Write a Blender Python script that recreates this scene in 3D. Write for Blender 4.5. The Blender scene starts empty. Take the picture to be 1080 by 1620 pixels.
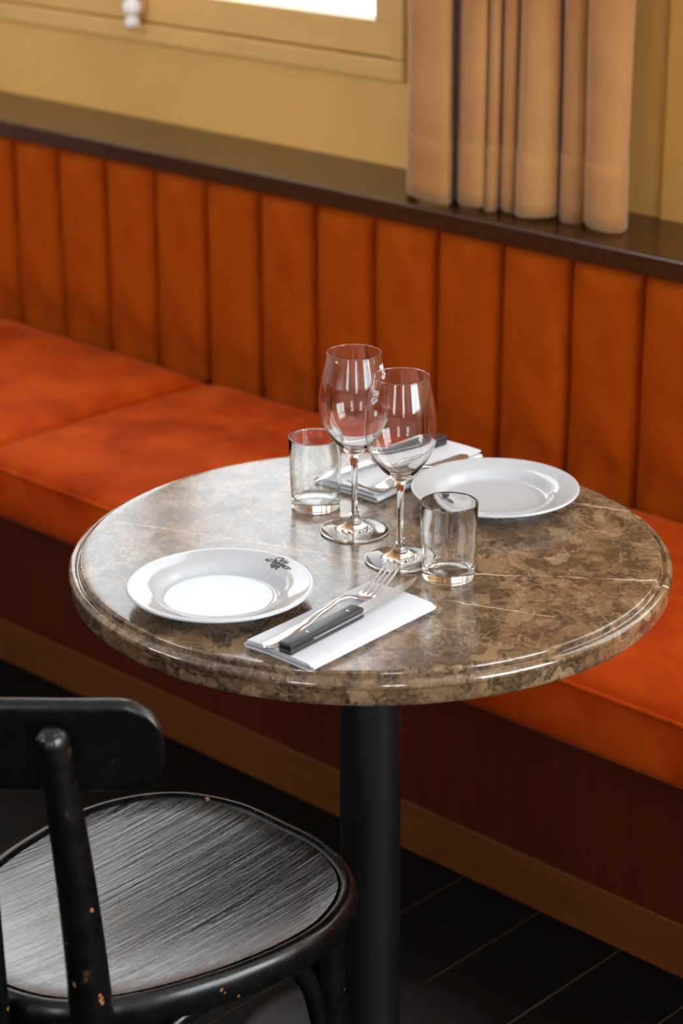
import bpy, bmesh, math, random
from mathutils import Vector, Matrix
random.seed(7)
SC = bpy.context.scene
COL = SC.collection

# ------------------------------------------------------------------ camera
CAM_POS = Vector((1.6997, -1.8103, 1.7582))
def make_camera():
    yaw, pit, rol = math.radians(-44.0107), math.radians(21.1511), math.radians(-0.3357)
    fw = Vector((math.sin(yaw) * math.cos(pit), math.cos(yaw) * math.cos(pit), -math.sin(pit)))
    r = Vector((math.cos(yaw), -math.sin(yaw), 0)); u = r.cross(fw)
    r2 = math.cos(rol) * r + math.sin(rol) * u
    u2 = -math.sin(rol) * r + math.cos(rol) * u
    cd = bpy.data.cameras.new('camera'); co = bpy.data.objects.new('camera', cd); COL.objects.link(co)
    cd.sensor_fit = 'VERTICAL'; cd.sensor_height = 36.0; cd.sensor_width = 24.0
    cd.lens = 3405.45 * 36.0 / 1620.0
    m = Matrix((r2, u2, -fw)).transposed().to_4x4(); m.translation = CAM_POS
    co.matrix_world = m
    cd.clip_start = 0.05; cd.clip_end = 60
    cd.dof.use_dof = True
    cd.dof.focus_distance = (Vector((0.075, -0.04, 0.83)) - CAM_POS).dot(fw)
    cd.dof.aperture_fstop = 4.5
    SC.camera = co
make_camera()

# ------------------------------------------------------------------ world, daylight, exposure
world = bpy.data.worlds.new('overcast_sky'); SC.world = world; world.use_nodes = True
bg = world.node_tree.nodes['Background']
bg.inputs['Color'].default_value = (0.90, 0.955, 1.0, 1); bg.inputs['Strength'].default_value = 4.4

def daylight(name, loc, aim, sx, sy, power, color=(1, 1, 1)):
    l = bpy.data.lights.new(name, 'AREA'); l.shape = 'RECTANGLE'; l.size = sx; l.size_y = sy
    l.energy = power; l.color = color
    o = bpy.data.objects.new(name, l); COL.objects.link(o); o.location = loc
    o.rotation_euler = Vector(aim).to_track_quat('-Z', 'Y').to_euler()
    return o
# street daylight outside the tall windows of the right-hand wall and of the wall behind the camera
daylight('daylight_right_window', (3.28, 0.25, 1.72), (-1, 0, -0.12), 1.7, 1.7, 110, (0.86, 0.94, 1.0))
daylight('daylight_rear_window', (-3.0, -4.45, 1.75), (0, 1, -0.1), 1.8, 1.7, 215, (0.92, 0.95, 1.0))
daylight('daylight_right_tall_window', (3.28, -2.6, 1.72), (-1, 0, -0.12), 0.7, 1.7, 35, (0.88, 0.95, 1.0))
daylight('daylight_rear_tall_window', (1.6, -4.45, 1.75), (0, 1, -0.1), 0.7, 1.7, 18, (0.88, 0.95, 1.0))

vs = SC.view_settings
vs.view_transform = 'Standard'; vs.look = 'None'; vs.gamma = 1.0; vs.use_curve_mapping = False
vs.exposure = -0.12
cy = SC.cycles
cy.use_denoising = True
cy.max_bounces = 16; cy.transmission_bounces = 14; cy.transparent_max_bounces = 16
cy.diffuse_bounces = 4; cy.glossy_bounces = 8
cy.sample_clamp_indirect = 6.0; cy.blur_glossy = 0.6

# ------------------------------------------------------------------ node helpers and materials
def lin(c):
    return tuple(((v / 255) / 12.92 if v / 255 <= 0.04045 else ((v / 255 + 0.055) / 1.055) ** 2.4) for v in c) + (1,)

class NT:
    def __init__(s, name):
        s.m = bpy.data.materials.new(name); s.m.use_nodes = True; s.t = s.m.node_tree
        s.p = s.t.nodes['Principled BSDF']; s.out = s.t.nodes['Material Output']
    def n(s, kind, **kw):
        nd = s.t.nodes.new(kind)
        for k, v in kw.items():
            if k in nd.inputs: s.set(nd, k, v)
            else: setattr(nd, k, v)
        return nd
    def set(s, nd, k, v):
        if isinstance(v, bpy.types.NodeSocket): s.t.links.new(v, nd.inputs[k])
        else: nd.inputs[k].default_value = v
    def P(s, **kw):
        for k, v in kw.items(): s.set(s.p, k.replace('_', ' '), v)
    def obj(s, scale=(1, 1, 1), loc=(0, 0, 0), rot=(0, 0, 0)):
        tc = s.n('ShaderNodeTexCoord'); mp = s.n('ShaderNodeMapping')
        s.t.links.new(tc.outputs['Object'], mp.inputs['Vector'])
        mp.inputs['Scale'].default_value = scale; mp.inputs['Location'].default_value = loc; mp.inputs['Rotation'].default_value = rot
        return mp.outputs[0]
    def noise(s, vec, scale, detail=4, rough=0.55, dist=0.0):
        nd = s.n('ShaderNodeTexNoise', Scale=scale, Detail=detail, Roughness=rough, Distortion=dist)
        s.t.links.new(vec, nd.inputs['Vector']); return nd
    def ramp(s, fac, stops, interp='LINEAR'):
        nd = s.n('ShaderNodeValToRGB'); s.t.links.new(fac, nd.inputs[0]); cr = nd.color_ramp; cr.interpolation = interp
        while len(cr.elements) < len(stops): cr.elements.new(0.5)
        for e, (pos, c) in zip(cr.elements, stops):
            e.position = pos; e.color = c if isinstance(c, tuple) else (c, c, c, 1)
        return nd.outputs[0]
    def mix(s, fac, a, b, mode='MIX'):
        nd = s.n('ShaderNodeMix'); nd.data_type = 'RGBA'; nd.blend_type = mode
        for k, v in ((0, fac), (6, a), (7, b)):
            if isinstance(v, bpy.types.NodeSocket): s.t.links.new(v, nd.inputs[k])
            else: nd.inputs[k].default_value = v
        return nd.outputs[2]
    def math(s, op, a, b=0.0, clamp=False):
        nd = s.n('ShaderNodeMath'); nd.operation = op; nd.use_clamp = clamp
        for k, v in ((0, a), (1, b)):
            if isinstance(v, bpy.types.NodeSocket): s.t.links.new(v, nd.inputs[k])
            else: nd.inputs[k].default_value = v
        return nd.outputs[0]
    def bump(s, h, strength, dist=0.002):
        nd = s.n('ShaderNodeBump', Strength=strength, Distance=dist); s.t.links.new(h, nd.inputs['Height'])
        s.t.links.new(nd.outputs[0], s.p.inputs['Normal']); return nd.outputs[0]

M = {}
def mat_simple(key, rgb, rough=0.5, metal=0.0, var=0.0, vscale=8, spec=0.5, bump=0.0, bscale=80):
    t = NT(key); v = t.obj(); c = lin(rgb)
    if var:
        nz = t.noise(v, vscale, 5)
        c2 = tuple(x * (1 - var) for x in c[:3]) + (1,); c3 = tuple(min(1, x * (1 + var)) for x in c[:3]) + (1,)
        t.P(Base_Color=t.ramp(nz.outputs[0], [(0.3, c2), (0.7, c3)]))
    else: t.P(Base_Color=c)
    t.P(Roughness=rough, Metallic=metal); t.set(t.p, 'Specular IOR Level', spec)
    if bump: t.bump(t.noise(v, bscale, 4).outputs[0], bump)
    M[key] = t.m; return t

mat_simple('ochre_paint', (214, 163, 86), 0.6, var=0.10, vscale=3.0, bump=0.25, bscale=14)
mat_simple('ochre_gloss', (216, 168, 98), 0.4, var=0.07, vscale=5, bump=0.15, bscale=20)
mat_simple('cream_plaster', (222, 220, 215), 0.8, var=0.05)
mat_simple('white_enamel', (235, 232, 228), 0.2)
mat_simple('white_sill', (225, 228, 230), 0.5)
mat_simple('steel', (222, 222, 222), 0.24, 1.0)
mat_simple('brushed_steel', (196, 197, 196), 0.32, 1.0, bump=0.08, bscale=300)
mat_simple('black_plastic', (44, 46, 47), 0.36, var=0.05)
mat_simple('black_print', (22, 21, 22), 0.4)
mat_simple('etch_white', (240, 240, 240), 0.7)

def mat_velvet(key, base, dark, light, sheen, scale=5.0):
    t = NT(key); v = t.obj((1, 1, 0.7))
    a = t.noise(v, scale, 4, 0.55, 0.6); b = t.noise(v, scale * 5, 3); f = t.noise(v, 900, 2)
    c = t.ramp(a.outputs[0], [(0.28, lin(dark)), (0.5, lin(base)), (0.74, lin(light))])
    c = t.mix(0.14, c, t.ramp(b.outputs[0], [(0.3, lin(dark)), (0.7, lin(light))]))
    t.P(Base_Color=c, Roughness=0.72)
    t.set(t.p, 'Specular IOR Level', 0.06)
    t.set(t.p, 'Sheen Weight', sheen); t.set(t.p, 'Sheen Roughness', 0.42); t.set(t.p, 'Sheen Tint', lin((255, 150, 90)))
    t.bump(t.mix(0.25, b.outputs[0], f.outputs[0]), 0.12, 0.002)
    M[key] = t.m
mat_velvet('velvet_back', (152, 62, 1), (122, 44, 1), (170, 74, 3), 0.05, 6.0)
mat_velvet('velvet_seat', (176, 58, 3), (138, 38, 1), (200, 80, 12), 0.13, 7.0)

def mat_curtain():
    t = NT('curtain_wool'); v = t.obj()
    a = t.noise(v, 6, 4); f = t.noise(t.obj((1, 1, 0.25)), 500, 2)
    t.P(Base_Color=t.ramp(a.outputs[0], [(0.3, lin((164, 112, 62))), (0.7, lin((182, 130, 78)))]), Roughness=0.9)
    t.set(t.p, 'Sheen Weight', 0.25); t.set(t.p, 'Specular IOR Level', 0.15)
    t.bump(f.outputs[0], 0.15, 0.001); M['curtain'] = t.m
mat_curtain()

def mat_wood(key, dark, light, rough, axis_scale, var_scale=1.0, bump=0.1, spec=0.5, coat=0.0):
    t = NT(key); v = t.obj(axis_scale)
    g = t.noise(v, 4 * var_scale, 6, 0.6, 0.8); b = t.noise(t.obj(), 1.5, 3)
    f = t.mix(0.35, g.outputs[0], b.outputs[0])
    t.P(Base_Color=t.ramp(f, [(0.3, lin(dark)), (0.7, lin(light))]), Roughness=rough)
    t.set(t.p, 'Specular IOR Level', spec); t.set(t.p, 'Coat Weight', coat)
    t.bump(g.outputs[0], bump, 0.001); M[key] = t.m
mat_wood('ledge_wood', (54, 25, 9), (70, 37, 14), 0.24, (1, 12, 12), 1.0, 0.05, 0.5)
mat_wood('panel_wood', (62, 18, 6), (82, 28, 10), 0.6, (9, 9, 1.2), 1.0, 0.05, 0.1)
mat_wood('plinth_wood', (84, 42, 13), (104, 56, 20), 0.6, (1.2, 10, 14), 1.0, 0.05, 0.12)
mat_wood('floor_wood', (7, 6, 5), (13, 11, 9), 0.6, (14, 1, 6), 1.0, 0.12, 0.08)
mat_simple('floor_gap', (150, 132, 96), 0.9)

def mat_lacquer(key, streak=False):
    t = NT(key); v = t.obj()
    geo = t.n('ShaderNodeNewGeometry')
    c = lin((6, 6, 7))
    chipn = t.noise(v, 38, 3, 0.6)
    if streak:
        s1 = t.noise(t.obj((70, 4.0, 1)), 1.0, 6, 0.7, 0.4); s2 = t.noise(t.obj((230, 10, 1)), 1.0, 4, 0.6)
        big = t.noise(v, 9, 3)
        st = t.mix(0.4, s1.outputs[0], s2.outputs[0])
        col = t.ramp(st, [(0.36, lin((4, 4, 5))), (0.70, lin((15, 16, 17)))])
        rg = t.ramp(t.mix(0.35, st, big.outputs[0]), [(0.35, 0.12), (0.62, 0.27)])
        t.P(Base_Color=col, Roughness=rg)
        nb = t.bump(st, 0.55, 0.0018); t.set(t.p, 'Specular IOR Level', 1.0); t.set(t.p, 'Coat Weight', 0.55); t.set(t.p, 'Coat Roughness', 0.16); t.set(t.p, 'Coat Normal', nb)
    else:
        pt = t.ramp(geo.outputs['Pointiness'], [(0.53, 0.0), (0.62, 1.0)])
        ch = t.ramp(chipn.outputs[0], [(0.66, 0.0), (0.69, 1.0)])
        mask = t.math('MULTIPLY', pt, ch)
        dots = t.ramp(t.noise(v, 55, 2).outputs[0], [(0.735, 0.0), (0.745, 1.0)])
        mask = t.math('MAXIMUM', mask, dots, True)
        wear = t.ramp(t.noise(v, 20, 5).outputs[0], [(0.3, c), (0.8, lin((14, 14, 15)))])
        t.P(Base_Color=t.mix(mask, wear, lin((176, 112, 52))), Roughness=t.ramp(chipn.outputs[0], [(0.3, 0.2), (0.75, 0.36)]))
        t.bump(t.noise(v, 60, 4).outputs[0], 0.1, 0.001)
    M[key] = t.m
mat_lacquer('lacquer'); mat_lacquer('lacquer_seat', True)

def mat_post():
    t = NT('black_metal'); v = t.obj()
    sp = t.ramp(t.noise(v, 160, 2).outputs[0], [(0.76, 0.0), (0.80, 1.0)])
    t.P(Base_Color=t.mix(sp, lin((8, 9, 10)), lin((60, 64, 68))), Roughness=0.45); t.set(t.p, 'Specular IOR Level', 0.3)
    t.bump(t.noise(t.obj((1, 1, 0.6)), 130, 4).outputs[0], 0.18, 0.001); M['black_metal'] = t.m
mat_post()

def mat_marble():
    t = NT('brown_marble'); v = t.obj((1, 1, 1), rot=(0, 0, math.radians(40)))
    sv = t.n('ShaderNodeMapping'); t.t.links.new(v, sv.inputs['Vector']); sv.inputs['Scale'].default_value = (0.8, 1.0, 1.0)
    v = sv.outputs[0]
    w = t.noise(v, 9, 5, 0.6)
    sub = t.n('ShaderNodeVectorMath'); sub.operation = 'SUBTRACT'; t.t.links.new(w.outputs['Color'], sub.inputs[0]); sub.inputs[1].default_value = (0.5, 0.5, 0.5)
    def warp(amount, base=v):
        sc = t.n('ShaderNodeVectorMath'); sc.operation = 'SCALE'; t.t.links.new(sub.outputs[0], sc.inputs[0]); sc.inputs['Scale'].default_value = amount
        ad = t.n('ShaderNodeVectorMath'); ad.operation = 'ADD'; t.t.links.new(base, ad.inputs[0]); t.t.links.new(sc.outputs[0], ad.inputs[1])
        return ad.outputs[0]
    def vor(vec, scale, feat):
        nd = t.n('ShaderNodeTexVoronoi'); nd.feature = feat; t.t.links.new(vec, nd.inputs['Vector']); nd.inputs['Scale'].default_value = scale; return nd
    n1 = t.noise(warp(0.06), 26, 9, 0.72, 0.5)
    base = t.ramp(n1.outputs[0], [(0.30, lin((84, 58, 36))), (0.45, lin((122, 91, 60))), (0.58, lin((148, 116, 82))), (0.74, lin((184, 156, 122)))])
    big = t.noise(warp(0.05), 5, 4, 0.6)
    base = t.mix(t.ramp(big.outputs[0], [(0.35, 0.55), (0.62, 0.0)]), base, lin((84, 62, 44)))
    # dark angular clasts of two sizes with ragged edges
    k1 = t.noise(warp(0.10), 27, 9, 0.70, 0.3)
    c1 = t.mix(t.ramp(k1.outputs[0], [(0.475, 0.0), (0.555, 0.94)]), base, lin((38, 25, 16)))
    cells = vor(warp(0.12), 46, 'F1')
    cellv = t.n('ShaderNodeSeparateColor'); t.t.links.new(cells.outputs['Color'], cellv.inputs[0])
    c2 = t.mix(t.ramp(cellv.outputs[0], [(0.68, 0.0), (0.78, 0.75)]), c1, lin((50, 34, 23)))
    c2 = t.mix(t.ramp(cellv.outputs[1], [(0.80, 0.0), (0.9, 0.5)]), c2, lin((176, 146, 110)))
    fine = t.noise(v, 150, 6, 0.75)
    c3 = t.mix(0.28, c2, t.ramp(fine.outputs[0], [(0.36, lin((34, 22, 14))), (0.66, lin((178, 148, 116)))]))
    e1 = vor(warp(0.14), 15, 'DISTANCE_TO_EDGE')
    vein = t.ramp(e1.outputs['Distance'], [(0.0, 0.55), (0.014, 0.0)])
    msk = t.ramp(t.noise(v, 6, 3).outputs[0], [(0.46, 0.0), (0.62, 1.0)])
    c4 = t.mix(t.math('MULTIPLY', vein, msk), c3, lin((206, 184, 156)))
    e2 = vor(warp(0.08), 48, 'DISTANCE_TO_EDGE')
    c5 = t.mix(t.math('MULTIPLY', t.ramp(e2.outputs['Distance'], [(0.0, 0.42), (0.03, 0.0)]), t.ramp(t.noise(v, 11, 3).outputs[0], [(0.45, 0.0), (0.6, 1.0)])), c4, lin((196, 170, 138)))
    # three long white calcite veins, each a wobbling line across the stone
    sx = t.n('ShaderNodeSeparateXYZ'); t.t.links.new(t.obj(), sx.inputs[0])
    wob = t.noise(t.obj(), 22, 4, 0.6)
    wv = t.math('MULTIPLY', t.math('SUBTRACT', wob.outputs[0], 0.5), 0.022)
    X, Y = sx.outputs[0], sx.outputs[1]
    c = c5
    for (ax, ay, bx, by, hw) in ((0.118, 0.002, 0.334, 0.166, 0.0017), (-0.02, 0.262, 0.18, 0.325, 0.0012), (0.10, -0.09, 0.30, -0.01, 0.0007), (-0.30, -0.16, -0.02, -0.05, 0.0008), (-0.20, 0.15, -0.10, 0.26, 0.0014)):
        L = math.hypot(bx - ax, by - ay); dx, dy = (bx - ax) / L, (by - ay) / L
        d = t.math('ABSOLUTE', t.math('ADD', t.math('SUBTRACT', t.math('MULTIPLY', t.math('SUBTRACT', X, ax), dy), t.math('MULTIPLY', t.math('SUBTRACT', Y, ay), dx)), wv))
        line = t.math('MULTIPLY', t.ramp(t.math('DIVIDE', d, hw * 1.6), [(0.0, 0.95), (0.45, 0.6), (1.0, 0.0)]), t.ramp(t.noise(t.obj(), 14, 3).outputs[0], [(0.40, 0.12), (0.52, 1.0)]))
        along = t.math('ADD', t.math('MULTIPLY', t.math('SUBTRACT', X, ax), dx), t.math('MULTIPLY', t.math('SUBTRACT', Y, ay), dy))
        inn = t.math('MULTIPLY', t.math('GREATER_THAN', along, 0.0), t.math('LESS_THAN', along, L))
        c = t.mix(t.math('MULTIPLY', line, inn), c, lin((226, 214, 196)))
    t.P(Base_Color=c)
    sc2 = t.noise(t.obj((1, 1, 1)), 26, 6, 0.7)
    rad = t.math('SQRT', t.math('ADD', t.math('MULTIPLY', X, X), t.math('MULTIPLY', Y, Y)))
    edge = t.ramp(rad, [(0.354, 0.0), (0.358, 1.0)])      # the moulded edge keeps its polish, the top is worn dull
    t.P(Roughness=t.mix(edge, t.ramp(sc2.outputs[0], [(0.3, 0.15), (0.7, 0.25)]), (0.075, 0.075, 0.075, 1)))
    t.set(t.p, 'Specular IOR Level', 1.0)
    t.bump(t.mix(0.5, sc2.outputs[0], fine.outputs[0]), 0.035, 0.001)
    M['marble'] = t.m
mat_marble()

def mat_porcelain():
    t = NT('porcelain'); t.P(Base_Color=lin((200, 203, 208)), Roughness=0.07); t.set(t.p, 'Specular IOR Level', 0.55)
    M['porcelain'] = t.m
mat_porcelain()
def mat_linen():
    t = NT('white_linen'); v = t.obj()
    wv = t.noise(t.obj((1, 1, 1)), 700, 2)
    t.P(Base_Color=lin((226, 228, 235)), Roughness=0.85); t.set(t.p, 'Sheen Weight', 0.15); t.set(t.p, 'Specular IOR Level', 0.2)
    t.bump(t.mix(0.3, t.noise(v, 30, 3).outputs[0], wv.outputs[0]), 0.12, 0.001); M['linen'] = t.m
mat_linen()
def mat_glass():
    t = NT('clear_glass'); t.P(Base_Color=(1, 1, 1, 1), Roughness=0.0, IOR=1.5); t.set(t.p, 'Transmission Weight', 1.0)
    M['glass'] = t.m
    t = NT('tumbler_glass'); t.P(Base_Color=(0.985, 0.995, 0.99, 1), Roughness=0.0, IOR=1.5); t.set(t.p, 'Transmission Weight', 1.0)
    M['tumbler_glass'] = t.m
    t = NT('window_glass'); tr = t.n('ShaderNodeBsdfTransparent'); gl = t.n('ShaderNodeBsdfGlossy'); gl.inputs['Roughness'].default_value = 0.02
    fr = t.n('ShaderNodeFresnel'); fr.inputs['IOR'].default_value = 1.5; mx = t.n('ShaderNodeMixShader')
    gg = t.n('ShaderNodeNewGeometry'); t.t.links.new(t.math('MULTIPLY', fr.outputs[0], t.math('SUBTRACT', 1.0, gg.outputs['Backfacing'])), mx.inputs[0]); t.t.links.new(tr.outputs[0], mx.inputs[1]); t.t.links.new(gl.outputs[0], mx.inputs[2])
    t.t.links.new(mx.outputs[0], t.out.inputs['Surface']); M['pane'] = t.m
mat_glass()

# ------------------------------------------------------------------ mesh helpers
def link(name, me, mat, parent=None, smooth=False):
    if smooth is True: me.polygons.foreach_set('use_smooth', [True] * len(me.polygons))
    o = bpy.data.objects.new(name, me); COL.objects.link(o)
    if mat and not me.materials: me.materials.append(M[mat] if isinstance(mat, str) else mat)
    if parent: o.parent = parent
    return o
def from_bm(bm, name='m'):
    bmesh.ops.recalc_face_normals(bm, faces=bm.faces)
    me = bpy.data.meshes.new(name); bm.to_mesh(me); bm.free(); return me
def mesh(verts, faces, name='m', recalc=True):
    bm = bmesh.new(); vs_ = [bm.verts.new(v) for v in verts]
    for f in faces:
        try: bm.faces.new([vs_[i] for i in f])
        except ValueError: pass
    if recalc: bmesh.ops.recalc_face_normals(bm, faces=bm.faces)
    me = bpy.data.meshes.new(name); bm.to_mesh(me); bm.free(); return me
def add_box(bm, a, b, bev=0.0, seg=2):
    r = bmesh.ops.create_cube(bm, size=1.0)
    for v in r['verts']:
        v.co = Vector(((a[0] + b[0]) / 2 + v.co.x * (b[0] - a[0]), (a[1] + b[1]) / 2 + v.co.y * (b[1] - a[1]), (a[2] + b[2]) / 2 + v.co.z * (b[2] - a[2])))
    if bev:
        es = list({e for v in r['verts'] for e in v.link_edges})
        bmesh.ops.bevel(bm, geom=es, offset=bev, segments=seg, affect='EDGES', profile=0.5)
def boxes(name, lst, mat, parent=None, bev=0.0, seg=2):
    bm = bmesh.new()
    for a, b in lst: add_box(bm, a, b, bev, seg)
    return link(name, from_bm(bm, name), mat, parent)
def lathe_mesh(prof, n=64, closed=False):
    verts, faces, rings = [], [], []
    for r, z in prof:
        if r < 1e-6: rings.append([len(verts)]); verts.append((0, 0, z))
        else:
            rings.append(list(range(len(verts), len(verts) + n)))
            for k in range(n):
                a = 2 * math.pi * k / n; verts.append((r * math.cos(a), r * math.sin(a), z))
    pairs = list(zip(rings[:-1], rings[1:]))
    if closed: pairs.append((rings[-1], rings[0]))
    for A, B in pairs:
        for k in range(n):
            k2 = (k + 1) % n
            if len(A) == 1 and len(B) == 1: continue
            if len(A) == 1: faces.append((A[0], B[k], B[k2]))
            elif len(B) == 1: faces.append((A[k], B[0], A[k2]))
            else: faces.append((A[k], B[k], B[k2], A[k2]))
    return mesh(verts, faces)
def catmull(pts, sub=6, closed=False):
    P_ = [Vector(p) for p in pts]; n = len(P_); out = []
    rng = range(n) if closed else range(n - 1)
    for i in rng:
        if closed: a, b, c, d = P_[i - 1], P_[i], P_[(i + 1) % n], P_[(i + 2) % n]
        else: a, b, c, d = P_[max(i - 1, 0)], P_[i], P_[i + 1], P_[min(i + 2, n - 1)]
        for k in range(sub):
            t = k / sub
            out.append(0.5 * ((2 * b) + (c - a) * t + (2 * a - 5 * b + 4 * c - d) * t * t + (3 * b - a - 3 * c + d) * t ** 3))
    if not closed: out.append(P_[-1].copy())
    return out
def tube_mesh(path, radii, n=12, flat=1.0, flat_axis=None, power=2.0, cap_round=True):
    """sweep a (super)elliptic section along a 3D path; radii per point; flat scales the section along flat_axis"""
    path = [Vector(p) for p in path]; m = len(path)
    verts, faces, rings = [], [], []
    up0 = Vector(flat_axis) if flat_axis else None
    prev = None
    for i in range(m):
        t = (path[min(i + 1, m - 1)] - path[max(i - 1, 0)]).normalized()
        ref = up0 if up0 is not None else (prev if prev is not None else (Vector((0, 0, 1)) if abs(t.z) < 0.9 else Vector((1, 0, 0))))
        a = (ref - t * ref.dot(t)).normalized(); b = t.cross(a); prev = a
        ring = []
        for k in range(n):
            th = 2 * math.pi * k / n; c, s = math.cos(th), math.sin(th)
            q = (abs(c) ** power + abs(s) ** power) ** (-1 / power)
            ring.append(len(verts)); verts.append(path[i] + a * (c * q * radii[i] * flat) + b * (s * q * radii[i]))
        rings.append(ring)
    for A, B in zip(rings[:-1], rings[1:]):
        for k in range(n): faces.append((A[k], A[(k + 1) % n], B[(k + 1) % n], B[k]))
    faces.append(tuple(reversed(rings[0]))); faces.append(tuple(rings[-1]))
    return mesh(verts, faces)
def shade(o, angle=40):
    me = o.data; me.polygons.foreach_set('use_smooth', [True] * len(me.polygons))
    me.set_sharp_from_angle(angle=math.radians(angle)); return o
def thing(name, label, cat, loc=(0, 0, 0), rz=0.0, group=None):
    o = bpy.data.objects.new(name, None); COL.objects.link(o); o.location = loc; o.rotation_euler = (0, 0, rz)
    o.empty_display_size = 0.05
    tag(o, label, cat, group); return o
def tag(o, label, cat, group=None):
    o['label'] = label; o['category'] = cat
    if group: o['group'] = group
    return o
def struct(o, label=None):
    o['kind'] = 'structure'
    if label: o['label'] = label
    return o
def root(name, kind='structure', loc=(0, 0, 0)):
    o = bpy.data.objects.new(name, None); COL.objects.link(o); o.location = loc; o['kind'] = kind; o.empty_display_size = 0.05; return o

# ------------------------------------------------------------------ room shell
XL, XR, YR, YW, ZC = -5.2, 3.1, -4.3, 1.245, 3.2
Y_PANEL = 0.447
# floor: black stained boards running towards the bench, with pale dust lines in the joints
fl = root('floor'); fl['label'] = 'black stained plank floor under the table and chair'
boxes('subfloor', [((XL, YR, -0.06), (XR, YW + 0.3, -0.0022))], 'floor_gap', fl)
PW = 0.1531
x0 = -0.0637 - PW * 34
k = 0; pm = None
while x0 + k * PW < XR:
    xa = max(XL, x0 + k * PW)
    ya = YR; yb = 1.22
    cut = -1.6 - 2.2 * random.random()
    for (c0, c1) in ((ya, cut), (cut, yb)):
        bm = bmesh.new(); add_box(bm, (-PW / 2 + 0.0012, c0 + 0.0008, -0.02), (PW / 2 - 0.0012, c1 - 0.0008, 0), 0.0006, 1)
        o = link('plank', from_bm(bm), 'floor_wood', fl); o.location = (x0 + (k + 0.5) * PW, 0, random.uniform(-0.0004, 0.0))
    k += 1

# walls
WZ0, WZ1 = 1.04, 2.85           # casement openings in the bench wall
openings = [(-4.25, -2.75), (-2.585, -1.072), (0.12, 1.62)]
lst = []
xs = XL - 0.1
for a, b in openings:
    lst.append(((xs, YW, 0), (a, YW + 0.16, ZC)))
    lst.append(((a, YW, 0), (b, YW + 0.16, WZ0))); lst.append(((a, YW, WZ1), (b, YW + 0.16, ZC))); xs = b
lst.append(((xs, YW, 0), (XR + 0.1, YW + 0.16, ZC)))
struct(boxes('wall_back', lst, 'ochre_paint'), 'ochre painted wall above the bench')
struct(boxes('trim_2', [((-0.468, YW - 0.007, 0.86), (-0.02, YW + 0.001, ZC))], 'ochre_paint', None, 0.003, 2), 'flat ochre pilaster strip right of the curtain')
struct(boxes('wall_left', [((XL - 0.16, YR, 0), (XL, YW, ZC))], 'cream_plaster'))
RW = (-0.6, 1.1, 0.85, 2.6)      # right wall window (y0,y1,z0,z1)
RW2 = (-3.0, -2.2, 0.85, 2.6)
struct(boxes('wall_right', [((XR, YR, 0), (XR + 0.16, RW2[0], ZC)), ((XR, RW2[0], 0), (XR + 0.16, RW2[1], RW2[2])), ((XR, RW2[0], RW2[3]), (XR + 0.16, RW2[1], ZC)), ((XR, RW2[1], 0), (XR + 0.16, RW[0], ZC)), ((XR, RW[1], 0), (XR + 0.16, YW, ZC)), ((XR, RW[0], 0), (XR + 0.16, RW[1], RW[2])), ((XR, RW[0], RW[3]), (XR + 0.16, RW[1], ZC))], 'cream_plaster'))
BW = (-3.9, -2.1, 0.9, 2.6)
BW2 = (1.2, 2.0, 0.9, 2.6)
struct(boxes('wall_rear', [((XL, YR - 0.16, 0), (BW[0], YR, ZC)), ((BW[1], YR - 0.16, 0), (BW2[0], YR, ZC)), ((BW2[1], YR - 0.16, 0), (XR, YR, ZC)), ((BW2[0], YR - 0.16, 0), (BW2[1], YR, BW2[2])), ((BW2[0], YR - 0.16, BW2[3]), (BW2[1], YR, ZC)), ((BW[0], YR - 0.16, 0), (BW[1], YR, BW[2])), ((BW[0], YR - 0.16, BW[3]), (BW[1], YR, ZC))], 'cream_plaster'))
struct(boxes('ceiling', [((XL, YR, ZC), (XR, YW + 0.16, ZC + 0.1))], 'white_sill'))

struct(boxes('wall_light_blocker', [((XL, -2.72, 0), (-0.3, -2.60, 1.38)), ((XL, -2.76, 1.38), (-0.28, -2.56, 1.42))], 'panel_wood', None, 0.004, 2), 'dark wooden light blocker added unseen behind the viewer to shade the bench front')  # added out of view to keep rear window light off the bench front

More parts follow.
